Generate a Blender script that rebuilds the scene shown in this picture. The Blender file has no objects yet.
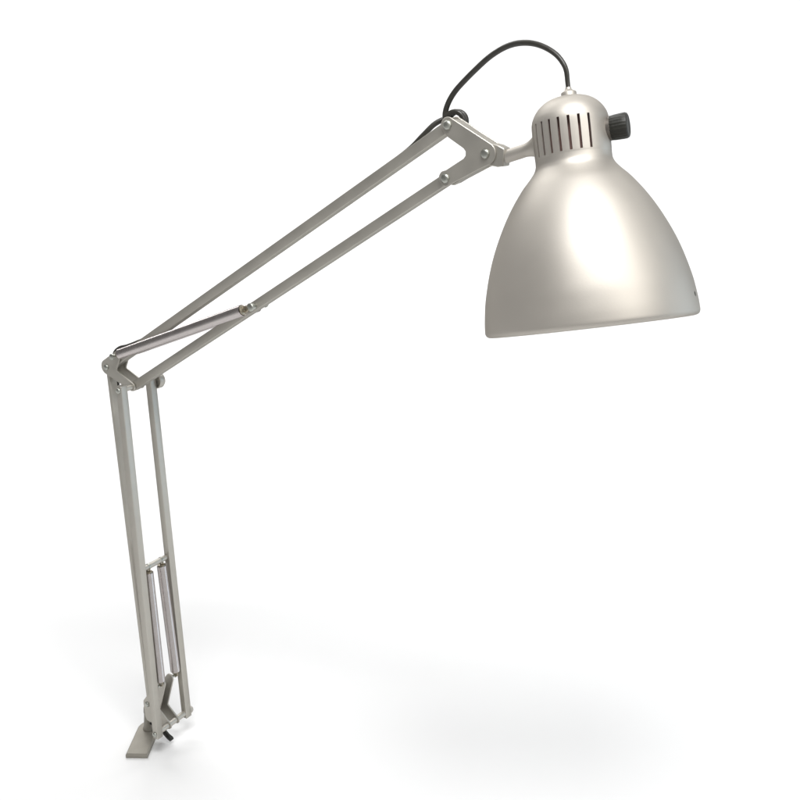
import bpy, bmesh, math, random
from mathutils import Vector, Matrix

# ------------------------------------------------------------------ scene, camera, light
scene = bpy.context.scene
COL = scene.collection
R = math.radians
YAW, PITCH = R(31.934), R(17.251)

def axis_world(u, w, v):
    """lamp axes (u along the arms, w along the hinge pins, v up; mm) -> world metres"""
    x, y, z = (u - 38) / 1000, w / 1000, (v + 446) / 1000
    return Vector((x * math.cos(YAW) + y * math.sin(YAW), -x * math.sin(YAW) + y * math.cos(YAW), z))

cam_d = bpy.data.cameras.new("camera")
cam = bpy.data.objects.new("camera", cam_d)
COL.objects.link(cam)
cam.location = axis_world(0, 0, 0) - Vector((-0.30989474, 0.96500436, -0.26438838))
cam.rotation_euler = (math.pi / 2 - PITCH, 0, 0)
cam_d.sensor_width = 36
cam_d.lens = 36 * 950 / 800
cam_d.clip_start = 0.01
cam_d.clip_end = 100
scene.camera = cam

world = bpy.data.worlds.new("World")
scene.world = world
world.use_nodes = True
bg = world.node_tree.nodes["Background"]
bg.inputs["Color"].default_value = (1.0, 0.99, 0.972, 1)
bg.inputs["Strength"].default_value = 0.32

def softbox(name, loc, target, sx, sy, power, colour=(1, 1, 1), spread=180):
    ld = bpy.data.lights.new(name, 'AREA')
    ld.shape = 'RECTANGLE'
    ld.size, ld.size_y = sx, sy
    ld.energy = power
    ld.color = colour
    ld.spread = math.radians(spread)      # a honeycomb grid narrows the beam
    o = bpy.data.objects.new(name, ld)
    COL.objects.link(o)
    o.location = loc
    o.rotation_euler = (Vector(target) - Vector(loc)).to_track_quat('-Z', 'Y').to_euler()
    return o

softbox("key_softbox", (0.86, -0.86, 1.04), (0.42, -0.28, 0.50), 0.36, 0.36, 3.6, (1.0, 0.975, 0.935))
softbox("top_softbox", (0.40, -0.97, 2.0), (0.43, -0.27, 0.50), 0.90, 0.40, 43)
softbox("overhead_fill", (-0.35, 1.0, 2.0), (-0.05, 0.35, 0.0), 1.3, 1.3, 19)  # added fill light, evens the floor and lifts the arm's shadow
softbox("backdrop_softbox", (0.2, 2.2, 3.6), (0.2, 4.1, 1.2), 6.8, 0.8, 350)
softbox("cool_side_softbox", (2.2, 0.05, 0.62), (0.0, 0.0, 0.35), 0.8, 1.1, 8.5, (0.66, 0.84, 1.0))

scene.view_settings.view_transform = 'Standard'
scene.view_settings.look = 'None'
scene.view_settings.exposure = -0.59
scene.view_settings.gamma = 1.0

# ------------------------------------------------------------------ materials
def new_mat(name):
    m = bpy.data.materials.new(name)
    m.use_nodes = True
    nt = m.node_tree
    return m, nt, nt.nodes["Principled BSDF"]

def node(nt, kind, **kw):
    n = nt.nodes.new(kind)
    for k, val in kw.items():
        setattr(n, k, val)
    return n

def surface(name, base, metallic, rough, edge=None, vary=0.06, rough_vary=0.06, noise_scale=60.0,
            bump=0.0, bump_scale=900.0, coat=0.0, spec=0.5, sheen=0.0):
    m, nt, p = new_mat(name)
    tc = node(nt, "ShaderNodeTexCoord")
    nz = node(nt, "ShaderNodeTexNoise")
    nz.inputs["Scale"].default_value = noise_scale
    nz.inputs["Detail"].default_value = 6
    nt.links.new(tc.outputs["Object"], nz.inputs["Vector"])
    mr = node(nt, "ShaderNodeMapRange")
    mr.inputs["From Min"].default_value = 0.3
    mr.inputs["From Max"].default_value = 0.7
    mr.inputs["To Min"].default_value = 1 - vary
    mr.inputs["To Max"].default_value = 1 + vary
    nt.links.new(nz.outputs["Fac"], mr.inputs["Value"])
    mx = node(nt, "ShaderNodeVectorMath", operation='SCALE')
    mx.inputs[0].default_value = base
    nt.links.new(mr.outputs["Result"], mx.inputs["Scale"])
    nt.links.new(mx.outputs["Vector"], p.inputs["Base Color"])
    rr = node(nt, "ShaderNodeMapRange")
    rr.inputs["From Min"].default_value = 0.3
    rr.inputs["From Max"].default_value = 0.7
    rr.inputs["To Min"].default_value = rough - rough_vary
    rr.inputs["To Max"].default_value = rough + rough_vary
    nt.links.new(nz.outputs["Fac"], rr.inputs["Value"])
    nt.links.new(rr.outputs["Result"], p.inputs["Roughness"])
    p.inputs["Metallic"].default_value = metallic
    p.inputs["Specular IOR Level"].default_value = spec
    if edge is not None:
        p.inputs["Specular Tint"].default_value = (*edge, 1)  # dark grazing tint puts the reflection of a dim room into the colour
    p.inputs["Coat Weight"].default_value = coat
    p.inputs["Coat Roughness"].default_value = 0.25
    p.inputs["Sheen Weight"].default_value = sheen
    if bump > 0:
        nb = node(nt, "ShaderNodeTexNoise")
        nb.inputs["Scale"].default_value = bump_scale
        nb.inputs["Detail"].default_value = 3
        nt.links.new(tc.outputs["Object"], nb.inputs["Vector"])
        bp = node(nt, "ShaderNodeBump")
        bp.inputs["Strength"].default_value = bump
        bp.inputs["Distance"].default_value = 0.0004
        nt.links.new(nb.outputs["Fac"], bp.inputs["Height"])
        nt.links.new(bp.outputs["Normal"], p.inputs["Normal"])
    return m

M_ENAMEL = surface("silver_enamel", (0.57, 0.538, 0.490), 0.82, 0.54, edge=(0.05, 0.045, 0.04), vary=0.03,
                   rough_vary=0.04, noise_scale=14, bump=0.05, bump_scale=700)
M_ARM = surface("grey_arm_enamel", (0.49, 0.470, 0.425), 0.75, 0.45, edge=(0.15, 0.145, 0.14), vary=0.05,
                rough_vary=0.05, noise_scale=45, bump=0.08, bump_scale=900)
M_FOOT = surface("grey_foot_enamel", (0.285, 0.268, 0.232), 0.25, 0.42, edge=(0.2, 0.2, 0.2), vary=0.06, rough_vary=0.05, noise_scale=60,
                 bump=0.1, bump_scale=900)
M_STEEL = surface("spring_steel", (0.60, 0.56, 0.545), 1.0, 0.20, edge=(0.3, 0.3, 0.32), vary=0.05, noise_scale=90)
M_ZINC = surface("zinc_rivet", (0.45, 0.46, 0.42), 1.0, 0.42, vary=0.12, noise_scale=260, bump=0.15, bump_scale=1200)
M_HOOK_REFL = surface("hook_reflection", (0.36, 0.32, 0.25), 1.0, 0.38, vary=0.12, noise_scale=260)  # yellowish reflection on the spring ends, put into the base colour
M_CORD = surface("grey_rubber_cord", (0.036, 0.034, 0.029), 0.0, 0.36, vary=0.15, noise_scale=180, bump=0.25, bump_scale=700)
M_DARK = surface("dark_rubber_knob", (0.016, 0.016, 0.012), 0.0, 0.5, vary=0.2, noise_scale=300, bump=0.3, bump_scale=900)
M_GUN = surface("dark_steel", (0.16, 0.145, 0.13), 0.7, 0.4, vary=0.15, noise_scale=200)
M_INNER = surface("white_inner_enamel", (0.75, 0.74, 0.70), 0.0, 0.45, vary=0.02)
M_BAKE = surface("brown_bakelite", (0.30, 0.19, 0.17), 0.0, 0.45, vary=0.1)
M_PAPER = surface("white_paper_backdrop", (0.76, 0.76, 0.76), 0.0, 0.9, vary=0.002, rough_vary=0.01, noise_scale=3, spec=0.1)

def chip(m, where, radius, colour):
    """a small dark chip in the enamel"""
    nt = m.node_tree
    p = nt.nodes["Principled BSDF"]
    old = p.inputs["Base Color"].links[0].from_socket
    tc = node(nt, "ShaderNodeTexCoord")
    dist = node(nt, "ShaderNodeVectorMath", operation='DISTANCE')
    dist.inputs[1].default_value = where
    nt.links.new(tc.outputs["Object"], dist.inputs[0])
    mr = node(nt, "ShaderNodeMapRange")
    mr.inputs["From Min"].default_value = radius * 0.6
    mr.inputs["From Max"].default_value = radius
    mr.inputs["To Min"].default_value = 1
    mr.inputs["To Max"].default_value = 0
    nt.links.new(dist.outputs["Value"], mr.inputs["Value"])
    mx = node(nt, "ShaderNodeMix", data_type='RGBA')
    nt.links.new(mr.outputs["Result"], mx.inputs["Factor"])
    nt.links.new(old, mx.inputs["A"])
    mx.inputs["B"].default_value = (*colour, 1)
    nt.links.new(mx.outputs["Result"], p.inputs["Base Color"])

# ------------------------------------------------------------------ helpers
def L(u, w, v):
    return Vector(((u - 38) / 1000, w / 1000, (v + 446) / 1000))

def make(name, bm, mats, parent=None, sharp=35):
    me = bpy.data.meshes.new(name)
    bmesh.ops.recalc_face_normals(bm, faces=bm.faces)
    bm.to_mesh(me)
    bm.free()
    for m in (mats if isinstance(mats, (list, tuple)) else [mats]):
        me.materials.append(m)
    for p in me.polygons:
        p.use_smooth = True
    me.set_sharp_from_angle(angle=R(sharp))
    o = bpy.data.objects.new(name, me)
    COL.objects.link(o)
    if parent is not None:
        o.parent = parent
    return o

def add_grid(bm, rings, close_ring=True, cap=True):
    rows = [[bm.verts.new(p) for p in ring] for ring in rings]
    n = len(rows[0])
    for a, b in zip(rows[:-1], rows[1:]):
        for j in range(n if close_ring else n - 1):
            k = (j + 1) % n
            bm.faces.new((a[j], a[k], b[k], b[j]))
    if cap:
        bm.faces.new(rows[0])
        bm.faces.new(list(reversed(rows[-1])))
    return rows

def frame_of(d):
    d = d.normalized()
    h = Vector((0, 0, 1)) if abs(d.z) < 0.9 else Vector((1, 0, 0))
    x = d.cross(h).normalized()
    return d, x, d.cross(x).normalized()

def add_lathe(bm, origin, axis, prof, seg=32):
    """prof: (distance along axis, radius) in metres; radius 0 at an end closes it"""
    d, x, y = frame_of(axis)
    rings = []
    for s, r in prof:
        rr = max(r, 1e-5)
        rings.append([origin + d * s + (x * math.cos(t) + y * math.sin(t)) * rr
                      for t in (2 * math.pi * i / seg for i in range(seg))])
    add_grid(bm, rings)

def smooth_path(pts, sub=8):
    out = []
    n = len(pts)
    for i in range(n - 1):
        p0, p1, p2, p3 = pts[max(i - 1, 0)], pts[i], pts[i + 1], pts[min(i + 2, n - 1)]
        for k in range(sub):
            t = k / sub
            out.append(0.5 * ((2 * p1) + (p2 - p0) * t + (2 * p0 - 5 * p1 + 4 * p2 - p3) * t * t
                              + (3 * p1 - p0 - 3 * p2 + p3) * t ** 3))
    out.append(pts[-1])
    return out

def add_tube(bm, pts, radius, seg=12):
    """pts: Vectors; radius: a number or a list"""
    n = len(pts)
    rad = radius if isinstance(radius, (list, tuple)) else [radius] * n
    d, x, y = frame_of(pts[1] - pts[0])
    rings = []
    for i, p in enumerate(pts):
        t = (pts[min(i + 1, n - 1)] - pts[max(i - 1, 0)]).normalized()
        x = (x - t * x.dot(t)).normalized()
        y = t.cross(x)
        rings.append([p + (x * math.cos(a) + y * math.sin(a)) * rad[i]
                      for a in (2 * math.pi * k / seg for k in range(seg))])
    add_grid(bm, rings)

def add_bar(bm, a, b, hgt, wid, r=0.0011, ext_a=0.0, ext_b=0.0, wdir=Vector((0, 1, 0))):
    """square tube between two points; wid along the hinge axis, hgt across it"""
    d = (b - a).normalized()
    a = a - d * ext_a
    b = b + d * ext_b
    x = (wdir - d * wdir.dot(d)).normalized()
    y = d.cross(x)
    sec = []
    for cx, cy, t0 in ((1, 1, 0), (-1, 1, 90), (-1, -1, 180), (1, -1, 270)):
        for k in range(4):
            t = R(t0 + 30 * k)
            sec.append((cx * (wid / 2 - r) + r * math.cos(t), cy * (hgt / 2 - r) + r * math.sin(t)))
    e = 0.0006
    def ring(p, f):
        return [p + x * s * f + y * q * f for s, q in sec]
    add_grid(bm, [ring(a, 0.90), ring(a + d * e, 1), ring(b - d * e, 1), ring(b, 0.90)])

def arc(cu, cv, r, a0, a1, n=10):
    return [(cu + r * math.cos(R(a0 + (a1 - a0) * i / n)), cv + r * math.sin(R(a0 + (a1 - a0) * i / n))) for i in range(n + 1)]

def add_plate(bm, outline, w0, w1, bevel=0.35):
    """flat plate: outline in (u, v) mm, between two hinge-axis offsets in mm"""
    n = len(outline)
    cu = sum(p[0] for p in outline) / n
    # small bevel made by insetting the outline along its normals
    ins = []
    for i in range(n):
        p, q = outline[i - 1], outline[(i + 1) % n]
        tx, ty = q[0] - p[0], q[1] - p[1]
        l = math.hypot(tx, ty) or 1
        ins.append((outline[i][0] - ty / l * bevel, outline[i][1] + tx / l * bevel))
    s = 1 if w1 > w0 else -1
    rings = [[L(u, w0, v) for u, v in ins], [L(u, w0 + s * bevel, v) for u, v in outline],
             [L(u, w1 - s * bevel, v) for u, v in outline], [L(u, w1, v) for u, v in ins]]
    add_grid(bm, rings)

def rivet(parent, u, v, w, side, r=3.3, h=2.0, name="rivet", mat=None):
    bm = bmesh.new()
    prof = [(-0.0010, r * 0.9), (0, r), (h * 0.35, r * 0.97), (h * 0.7, r * 0.82), (h * 0.92, r * 0.55), (h, r * 0.25), (h, 0)]
    prof = [(s if i == 0 else s / 1000, q / 1000) for i, (s, q) in enumerate(prof)]
    add_lathe(bm, L(u, w, v), Vector((0, side, 0)), prof, 24)
    return make(name, bm, mat or M_ZINC, parent)

def rod(parent, u, v, w0, w1, r, name, mat=None, u2=None, v2=None):
    bm = bmesh.new()
    a, b = L(u, w0, v), L(u if u2 is None else u2, w1, v if v2 is None else v2)
    l = (b - a).length
    r /= 1000
    add_lathe(bm, a, b - a, [(0, 0), (0, r * 0.75), (0.0008, r), (l - 0.0008, r), (l, r * 0.75), (l, 0)], 24)
    return make(name, bm, mat or M_ARM, parent)

# ------------------------------------------------------------------ setting: white seamless paper, floor curving up into a back wall
bm = bmesh.new()
sec = [(-4.0, 0.0), (-1.0, 0.0), (1.0, 0.0), (3.0, 0.0)]
sec += [(3.0 + 1.2 * math.sin(R(a)), 1.2 - 1.2 * math.cos(R(a))) for a in range(6, 91, 6)]
sec += [(4.2, 5.0)]
add_grid(bm, [[Vector((x, y, z)) for y, z in sec] for x in (-6, -3, 0, 3, 6)], close_ring=False, cap=False)
backdrop = make("backdrop", bm, M_PAPER)
backdrop["kind"] = "structure"
backdrop["label"] = "seamless white paper backdrop under and behind the lamp"

# ------------------------------------------------------------------ the lamp
lamp = bpy.data.objects.new("desk_lamp", None)
COL.objects.link(lamp)
lamp.empty_display_size = 0.05
lamp.rotation_euler = (0, 0, -YAW)
lamp["label"] = "silver grey balanced-arm desk lamp with bell-shaped shade and dark cord, standing on white backdrop"
lamp["category"] = "lamp"

P_A, P_B, P_S = (10, 4), (44.5, -12), (27.5, 19)           # elbow: rear pivot, front pivot, spring pin
Q_A, Q_B, Q_S = (25, -398), (56, -414.5), (51.5, -361)     # foot: the same three
H_U, H_L, H_R = (411.6, 250), (410.4, 211), (443.9, 230)   # head: upper bar, lower bar, shade hinge

# --- foot
bm = bmesh.new()
c, d1 = Vector((11.5, 3.0)), Vector((0.51, -0.86)).normalized()
n1 = Vector((-d1.y, d1.x))
out = []
ang = math.degrees(math.atan2(d1.y, d1.x))
out += [(c.x + 12.5 * math.cos(R(ang + 90 + t)), c.y + 12.5 * math.sin(R(ang + 90 + t))) for t in range(0, 181, 12)]
e1, e2 = c + d1 * 49.5, c + d1 * 49.5
out += [(e1.x - n1.x * 12.5, e1.y - n1.y * 12.5), (e2.x + n1.x * 12.5, e2.y + n1.y * 12.5)]
def foot_ring(v, inset):
    res = []
    n = len(out)
    for i in range(n):
        p, q = out[i - 1], out[(i + 1) % n]
        tx, ty = q[0] - p[0], q[1] - p[1]
        l = math.hypot(tx, ty)
        res.append(L(out[i][0] - ty / l * inset, out[i][1] + tx / l * inset, v))
    return res
add_grid(bm, [foot_ring(-446, 0.5), foot_ring(-445.5, 0), foot_ring(-441.6, 0), foot_ring(-440, 1.5)])
foot = make("foot_plate", bm, M_FOOT, lamp, 40)

bm = bmesh.new()
add_lathe(bm, L(14.5, 1, -440.5), Vector((0.12, 0, 1)), [(0, 0), (0, .0066), (.002, .0068), (.0030, .0064), (.004, .0058), (.024, .0058), (.025, .0064),
                                              (.031, .0064), (.033, .0056), (.040, .0056), (.042, .0046), (.042, 0)], 32)
make("swivel_post", bm, M_FOOT, lamp)

bm = bmesh.new()   # dark clamping screw with a flat wing, low between the brackets
add_tube(bm, [L(16, 0, -428), L(30, 0, -430), L(42, 0, -433)], 0.0026, 14)
wing = [(39, -430), (43, -431), (48, -434.5), (53.5, -436.5), (54.5, -439), (51.5, -442), (46.5, -440.5), (40.5, -436.5)]
add_plate(bm, wing[::-1], -2.0, 2.0, 0.7)
make("wing_screw", bm, M_DARK, lamp, 50)

def boomerang(pa, pb, ps):
    """three-armed bracket outline round the rear pivot, the spring pin and the front pivot (counter-clockwise)"""
    ax = math.degrees(math.atan2(ps[1] - pa[1], ps[0] - pa[0]))
    bx = math.degrees(math.atan2(pb[1] - pa[1], pb[0] - pa[0]))
    return ax, bx

def bracket_outline(pa, pb, ps, notch, ra, rb, rs, toe=None):
    def ang(p, q): return math.degrees(math.atan2(q[1] - p[1], q[0] - p[0]))
    s_dir, b_dir = ang(pa, ps), ang(pa, pb)
    sn, bn = ang(notch, ps), ang(notch, pb)
    o = []
    o += arc(pb[0], pb[1], rb, b_dir - 90, bn + 90, 10)               # round the front pivot
    o += [(notch[0] + 1.4 * math.cos(R(bn)), notch[1] + 1.4 * math.sin(R(bn))), notch,
          (notch[0] + 1.4 * math.cos(R(sn)), notch[1] + 1.4 * math.sin(R(sn)))]
    o += arc(ps[0], ps[1], rs, sn - 90, s_dir + 90, 10)               # round the spring pin
    a0, a1 = s_dir + 90, (b_dir - 90 + 360 if toe is None else 190)
    o += arc(pa[0], pa[1], ra, a0, a1, 12)                            # round the rear pivot
    return o + (toe or [])

def bracket(pa, pb, ps, notch, ra, rb, rs, toe=None):
    for s in (-1, 1):
        bm = bmesh.new()
        add_plate(bm, bracket_outline(pa, pb, ps, notch, ra, rb, rs, toe), s * 5.3, s * 7.2, 0.35)
        b = make("joint_bracket", bm, M_ARM, lamp)
        rivet(b, pa[0], pa[1], s * 7.2, s, 3.2, 2.2)
        # stub pin the spring hangs on
        bm = bmesh.new()
        add_lathe(bm, L(ps[0], s * 6.5, ps[1]), Vector((0, s, 0)), [(0, 0), (0, .0019), (.0066, .0019), (.0068, .0032), (.0082, .0031), (.0088, .0018), (.0088, 0)], 20)
        make("spring_pin", bm, M_ZINC, b)

bracket(Q_A, Q_B, Q_S, (44.5, -398.5), 6.6, 5.0, 5.2, [(19.5, -416), (21.5, -420.5), (27, -421.5), (46, -420)])
bracket(P_A, P_B, P_S, (24.6, 2.5), 8.0, 4.6, 4.6)

# --- lower arm: one rear bar between the brackets, two front bars outside them
def bar(name, a, wa, b, wb, hgt, wid, ea, eb):
    bm = bmesh.new()
    add_bar(bm, L(a[0], wa, a[1]), L(b[0], wb, b[1]), hgt / 1000, wid / 1000, 0.0007, ea / 1000, eb / 1000)
    return make(name, bm, M_ARM, lamp)

bar("rear_arm_bar", (P_A[0] - 2.4, P_A[1]), 0, (Q_A[0] - 1.0, Q_A[1]), 0, 4.2, 9.2, 4, 4)
for s in (-1, 1):
    b = bar("front_arm_bar", P_B, s * 19.8, Q_B, s * 22.8, 7.7, 8.5, 4.5, 6)
    rivet(b, P_B[0], P_B[1], s * 24.4, s, 3.0, 1.8)
    if s < 0:
        rivet(b, Q_B[0], Q_B[1], s * 27.4, s, 3.0, 2.0)
    else:
        rivet(b, Q_B[0], Q_B[1], s * 27.2, s, 4.6, 4.6, "end_cap", M_ARM)
rod(lamp, P_B[0], P_B[1], -24, 24, 3.0, "hinge_rod")
rod(lamp, Q_B[0], Q_B[1], -27, 29.5, 3.4, "hinge_rod")
X = (49, -214)
rod(lamp, X[0], X[1], -18.5, 18.5, 3.0, "cross_rod")
for s in (-1, 1):   # collars on the cross rod where the springs hook on
    bm = bmesh.new()
    add_lathe(bm, L(X[0], s * 9.5 - 1, X[1]), Vector((0, 1, 0)), [(0, .0031), (0, .0035), (.002, .0035), (.002, .0031)], 24)
    make("collar", bm, M_ZINC, lamp)

bm = bmesh.new()   # domed friction knob on the far end of the elbow hinge
add_lathe(bm, L(P_B[0] + 1, 24.3, P_B[1] - 1), Vector((0, 1, 0)), [(0.001, 0), (.001, .0062), (0, .0072), (0, .0083), (.001, .0088), (.006, .0088), (.008, .0075), (.0088, .004), (.009, 0)], 32)
make("elbow_knob", bm, M_ARM, lamp)

# --- springs: closely wound steel coils
def spring(a, b, r, pitch=0.85):
    d = (b - a)
    l = d.length
    n = int(l * 1000 / pitch)
    prof = [(0, 0), (0, r * 0.55), (0.0003, r * 0.9)]
    for i in range(n):
        for k, f in ((0.06, -0.16), (0.28, -0.03), (0.5, 0.0), (0.72, -0.03), (0.94, -0.16)):
            prof.append(((i + k) * l / n, r + f / 1000))
    prof += [(l - 0.0003, r * 0.9), (l, r * 0.55), (l, 0)]
    bm = bmesh.new()
    add_lathe(bm, a, d, prof, 28)
    o = make("spring", bm, M_STEEL, lamp, 60)
    d = d.normalized()
    for p, s in ((a, -1), (b, 1)):        # end cone and eye of the wire
        bm = bmesh.new()
        add_lathe(bm, p + d * s * 0.0002, d * s, [(0, 0), (0, r * 0.86), (.0008, r * 0.8), (.0015, r * 0.5), (.0018, 0)], 24)
        side = Vector((0, 1, 0))
        t = d * s
        add_tube(bm, [p + t * 0.001 + (t * (0.0027 - 0.0027 * math.cos(q)) + side.cross(t) * 0.0024 * math.sin(q))
                      for q in (R(x) for x in range(0, 361, 24))], 0.0009, 8)
        make("spring_hook", bm, M_HOOK_REFL, o)
    return o

for s in (-1, 1):
    spring(L(49.0, s * 9.8, -220.8), L(55.2, s * 11.6, -353.5), 0.0053)
    spring(L(36.5, s * 11.2, 22.6), L(203.0, s * 10.4, 86.2), 0.0053)

# --- upper arm
u_bar = bar("upper_arm_bar", P_A, 0, H_U, 0, 8.6, 9.4, 0, 1)
l_bar = bar("lower_arm_bar", P_B, 0, H_L, 0, 8.6, 9.4, 4, 1)
pin = rod(l_bar, 212.5, 90, -10.6, 10.6, 2.8, "spring_pin", M_ZINC)
for s in (-1, 1):
    rivet(l_bar, 212.5, 90, s * 10.2, s, 3.9, 1.8)

# --- head joint: two three-armed plates
head_out = []
head_out += arc(H_U[0], H_U[1], 6.0, 55, 235, 14)
head_out += [(412.0, 241.2), (425.4, 233.4), (427.2, 231.2), (427.2, 228.2), (425.6, 226.0), (410.5, 217.0)]
head_out += arc(H_L[0], H_L[1], 6.0, 122, 302, 14)
head_out += [(441.0, 219.6)]
head_out += arc(H_R[0], H_R[1], 8.4, -62, 56, 12)
for s in (-1, 1):
    bm = bmesh.new()
    add_plate(bm, head_out, s * 5.3, s * 7.2, 0.4)
    if s < 0:   # the web that closes the bracket between its two plates
        core = [(u, v) for u, v in arc(H_R[0], H_R[1], 7.7, -62, 56, 12)]
        core += [(418.5, 253.0), (414.6, 254.2), (412.6, 252.6), (414.5, 241.4), (426.2, 234.4), (428.0, 231.6), (428.0, 227.6), (426.4, 225.2), (413.2, 217.2), (411.8, 209), (414.2, 206.6), (417, 206.9), (441, 220.4)]
        add_plate(bm, core, -5.2, 5.2, 0.15)
    hp = make("head_bracket", bm, M_ARM, lamp)
    for p in (H_U, H_L, H_R):
        rivet(hp, p[0], p[1], s * 7.2, s, 3.7, 2.3)

# ------------------------------------------------------------------ the shade
K = 0.974 / 1000
S0 = L(537.4, -18, 113.2)
AX = Vector((-0.2188, 0.1293, 0.9672)).normalized()
EX = Vector((0.9135, 0.3756, 0.1564)).normalized()
FR = AX.cross(EX) * -1
if FR.y > 0:
    FR = -FR

def S(s, r, th):
    t = R(th)
    return S0 + AX * (s * K) + (FR * math.cos(t) + EX * math.sin(t)) * (r * K)

chip(M_ENAMEL, S(14.5, 76.4, 72), 0.0022, (0.16, 0.15, 0.14))
prof = [(166.3, 0.6), (166.2, 5), (165.8, 9), (164.9, 12.8), (163.1, 17.0), (160.3, 20.9), (157.0, 23.9), (153.5, 26.0), (151, 27.0),
        (148.2, 27.6), (144, 27.8), (136, 27.8), (130, 27.7), (124.4, 27.6), (122.8, 27.5), (119.2, 27.7), (117, 28.4), (115, 29.4), (112.6, 31.2),
        (109.5, 33.9), (104.5, 38.6), (98.5, 43.3), (92, 47.9), (85.5, 52.0), (78, 56.2), (70, 60.2), (62.5, 63.6), (55, 66.6),
        (48, 69.0), (41, 71.1), (33, 73.2), (25.5, 74.9), (18, 76.1), (11, 77.0), (6, 77.4), (3.4, 77.5), (2.2, 77.3), (1.1, 76.8),
        (0.3, 76.0), (-0.2, 75.0), (-0.4, 73.8), (-0.3, 72.6)]
def densify(pr, sub=3):
    pts = [Vector((a, b, 0)) for a, b in pr]
    q = smooth_path(pts, sub)
    return [(p.x, p.y) for p in q]
i_slot0 = prof.index((148.2, 27.6))
i_slot1 = prof.index((124.4, 27.6))
rows = densify(prof, 3)
r0, r1 = i_slot0 * 3, i_slot1 * 3
slots = [-74.5, -59.9, -45.4, -31.2, -16.6, -1.7, 13.2, 28.4]
slots += [180 - a for a in slots if a > -60]          # the same vents round the back
SW = 1.95
edges = []
for a in slots:
    edges.append(((a - SW) % 360, (a + SW) % 360))
cuts = sorted([x for e in edges for x in e])
angs = []
for i, a in enumerate(cuts):
    b = cuts[(i + 1) % len(cuts)]
    if b <= a:
        b += 360
    n = max(1, int(math.ceil((b - a) / 4.2)))
    angs += [(a + (b - a) * k / n) % 360 for k in range(n)]
slot_cols = set()
for j, a in enumerate(angs):
    if any(abs(a - e[0]) < 1e-6 for e in edges):
        slot_cols.add(j)
TH = 1.3
nrm = []
for i in range(len(rows)):
    p, q = rows[max(i - 1, 0)], rows[min(i + 1, len(rows) - 1)]
    ts, tr = q[0] - p[0], q[1] - p[1]
    l = math.hypot(ts, tr)
    nrm.append((tr / l, -ts / l))                      # outward in (s, r)
inner = [(s - n[0] * TH, max(r - n[1] * TH, 0.4)) for (s, r), n in zip(rows, nrm)]
inner = [(s, r) if rows[i][0] > 3.4 else (rows[i][0] + 0.9, 75.6 - 0.01 * i) for i, (s, r) in enumerate(inner)]
bm = bmesh.new()
O = [[bm.verts.new(S(s, r, a)) for a in angs] for s, r in rows]
I = [[bm.verts.new(S(s, r, a)) for a in angs] for s, r in inner]
m = len(angs)
def is_slot(i, j):
    return r0 <= i < r1 and j in slot_cols
for i in range(len(rows) - 1):
    for j in range(m):
        k = (j + 1) % m
        if is_slot(i, j):
            for (di, dj, x, y) in ((0, -1, (i, j), (i + 1, j)), (0, 1, (i + 1, k), (i, k))):
                bm.faces.new((O[x[0]][x[1]], O[y[0]][y[1]], I[y[0]][y[1]], I[x[0]][x[1]]))
            if not is_slot(i - 1, j):
                bm.faces.new((O[i][k], O[i][j], I[i][j], I[i][k]))
            if not is_slot(i + 1, j):
                bm.faces.new((O[i + 1][j], O[i + 1][k], I[i + 1][k], I[i + 1][j]))
            continue
        bm.faces.new((O[i][j], O[i + 1][j], O[i + 1][k], O[i][k]))
        f = bm.faces.new((I[i][k], I[i + 1][k], I[i + 1][j], I[i][j]))
        f.material_index = 1
bm.faces.new(O[0])
f = bm.faces.new(list(reversed(I[0])))
f.material_index = 1
e = len(rows) - 1
for j in range(m):
    k = (j + 1) % m
    bm.faces.new((O[e][j], I[e][j], I[e][k], O[e][k]))
shade = make("lamp_shade", bm, [M_ENAMEL, M_INNER], lamp, 40)

bm = bmesh.new()   # the bakelite socket inside the cap, seen dark through the vents
add_lathe(bm, S(163, 0, 0), -AX, [(0, 0), (0, .014), (.004, .0215), (.046, .0215), (.050, .016), (.050, 0)], 40)
make("bulb_socket", bm, M_BAKE, shade)

# cap grommet the cord leaves through
G0 = S(165.4, 1.4, 90)
bm = bmesh.new()
add_lathe(bm, G0, AX, [(-.002, 0), (-.002, .0054), (.0034, .0054), (.0040, .0050), (.0044, .0042), (.0050, .0030), (.0060, .0023), (.0072, .0020), (.0072, 0)], 32)
make("cord_grommet", bm, M_ENAMEL, shade)

# ridged switch knob on the side of the cap
TK = 78
kd = (FR * math.cos(R(TK)) + EX * math.sin(R(TK)))
ko = S(138.4, 24.6, TK)
bm = bmesh.new()
add_lathe(bm, ko, kd, [(0, 0), (0, .0085), (.0042, .0085), (.0048, .0078), (.0048, 0)], 40)
boss = make("switch_boss", bm, M_GUN, shade)
bm = bmesh.new()
d, x, y = frame_of(kd)
rings = []
kp = [(.0032, .0066), (.0034, .0078), (.0042, .0083), (.0070, .0086), (.0120, .0088), (.0145, .0088), (.0158, .0083), (.0163, .0074), (.0161, .0066), (.0158, .0040), (.0158, .0001)]
for s, r in kp:
    ring = []
    for i in range(144):
        t = 2 * math.pi * i / 144
        ridge = 0.00009 * (1 if (i // 3) % 2 else -1) if 0.004 < s < 0.0155 else 0
        ring.append(ko + d * s + (x * math.cos(t) + y * math.sin(t)) * (r + ridge))
    rings.append(ring)
add_grid(bm, rings)
make("switch_knob", bm, M_DARK, shade, 30)

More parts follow.
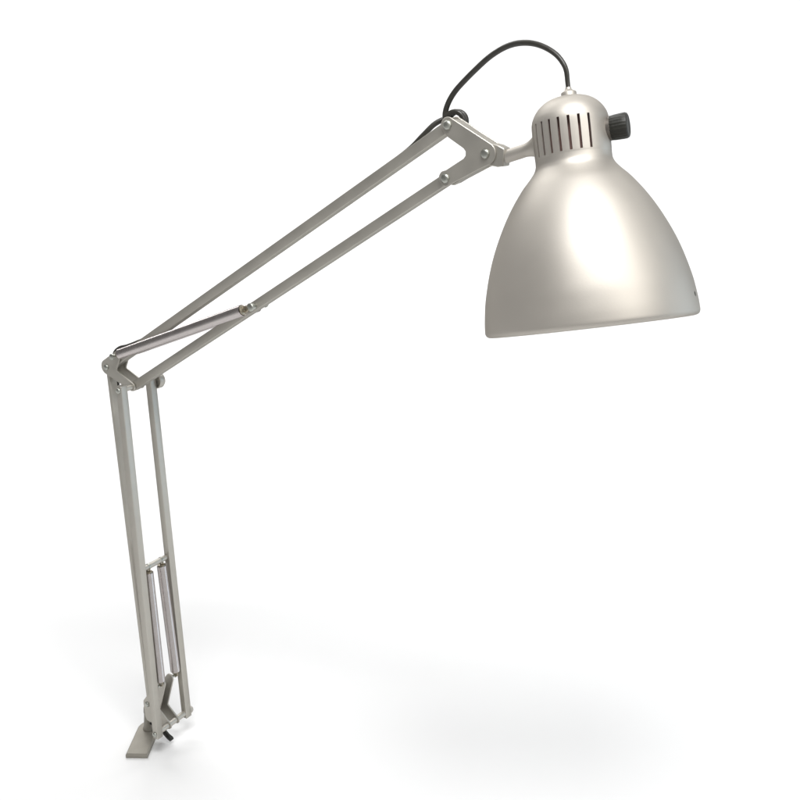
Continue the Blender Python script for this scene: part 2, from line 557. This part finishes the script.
# hinge block between the head plates and the rod that carries the shade
bm = bmesh.new()
blk = arc(H_R[0], H_R[1], 8.0, 95, 262, 14) + [(453.5, 220.6), (457.4, 221.2), (458.0, 222.0), (458.6, 233.0), (457.8, 234.2), (452.6, 236.4)]
add_plate(bm, blk, -5.7, 5.7, 0.6)
make("shade_hinge", bm, M_ARM, lamp)
bm = bmesh.new()
a0, a1 = L(455, 0, 227.2), S(139.0, 0, 0)
nk = S(133.5, 0, 0)
pts, rad = [], []
a1 = L(484, 0, 236.2)
full = (a1 - a0).length
for i in range(25):
    t = i / 24
    pts.append(a0.lerp(a1, t))
    dist = (1 - t) * full
    rad.append(0.0049 + 0.0052 * max(0.0, 1 - dist / 0.013) ** 2 - 0.0002 * t)
add_tube(bm, pts, rad, 28)
make("shade_rod", bm, M_ENAMEL, lamp)

# ------------------------------------------------------------------ the cord
def pt(u, v, w): return L(u, w, v)
g = G0 + AX * 0.0045
path = [g - AX * 0.004, g, g + AX * 0.006, pt(499.6, 287.6, 4.5), pt(496.2, 293.2, 5), pt(490.8, 298.3, 6), pt(483.3, 302.6, 7), pt(475, 305.6, 8), pt(465.9, 307.0, 9),
        pt(456, 306.5, 10), pt(446, 303.6, 11), pt(435.1, 298, 12), pt(424, 290, 13), pt(413.5, 281.6, 14), pt(405.6, 274.2, 14.5),
        pt(399.9, 266.4, 15), pt(396.9, 259, 15.5)]
cx, cv, lr = 405.4, 252.6, 6.8
for i, t in enumerate(range(175, 175 - 700 - 1, -25)):      # nearly two turns of spare cord behind the upper rivet
    rr = lr * (1.0 if i > 1 else 1.15)
    path.append(pt(cx + rr * math.cos(R(t)), cv + rr * math.sin(R(t)), 14.5 + 4.4 * i / 14))
path = path[:17] + list(path[17:])
path += [pt(394.5, 254.0, 22), pt(387.0, 250.4, 17), pt(379.3, 241.8, 12), pt(370, 232.2, 9.2), pt(356, 222.2, 8.0), pt(330, 205.5, 7.6), pt(250, 156.5, 7.2),
         pt(150, 95.5, 7.4), pt(90, 58.0, 8.5), pt(58, 39.0, 10), pt(40, 31.0, 11), pt(24, 24.6, 11.5), pt(11, 20.5, 11.5), pt(4.0, 14, 10.5), pt(3.5, 4, 8.8), pt(6, -8, 8.4), pt(8, -30, 7.4),
         pt(12, -90, 6.9), pt(18, -250, 6.9), pt(22, -340, 7.2), pt(23, -370, 8.6), pt(22, -400, 9.5), pt(17, -425, 8), pt(13, -436, 4)]
bm = bmesh.new()
cp = smooth_path(path, 6)
add_tube(bm, cp, [0.0017 + 0.0005 * min(1, max(0, (i - 12) / 40)) for i in range(len(cp))], 14)
make("power_cord", bm, M_CORD, lamp, 60)
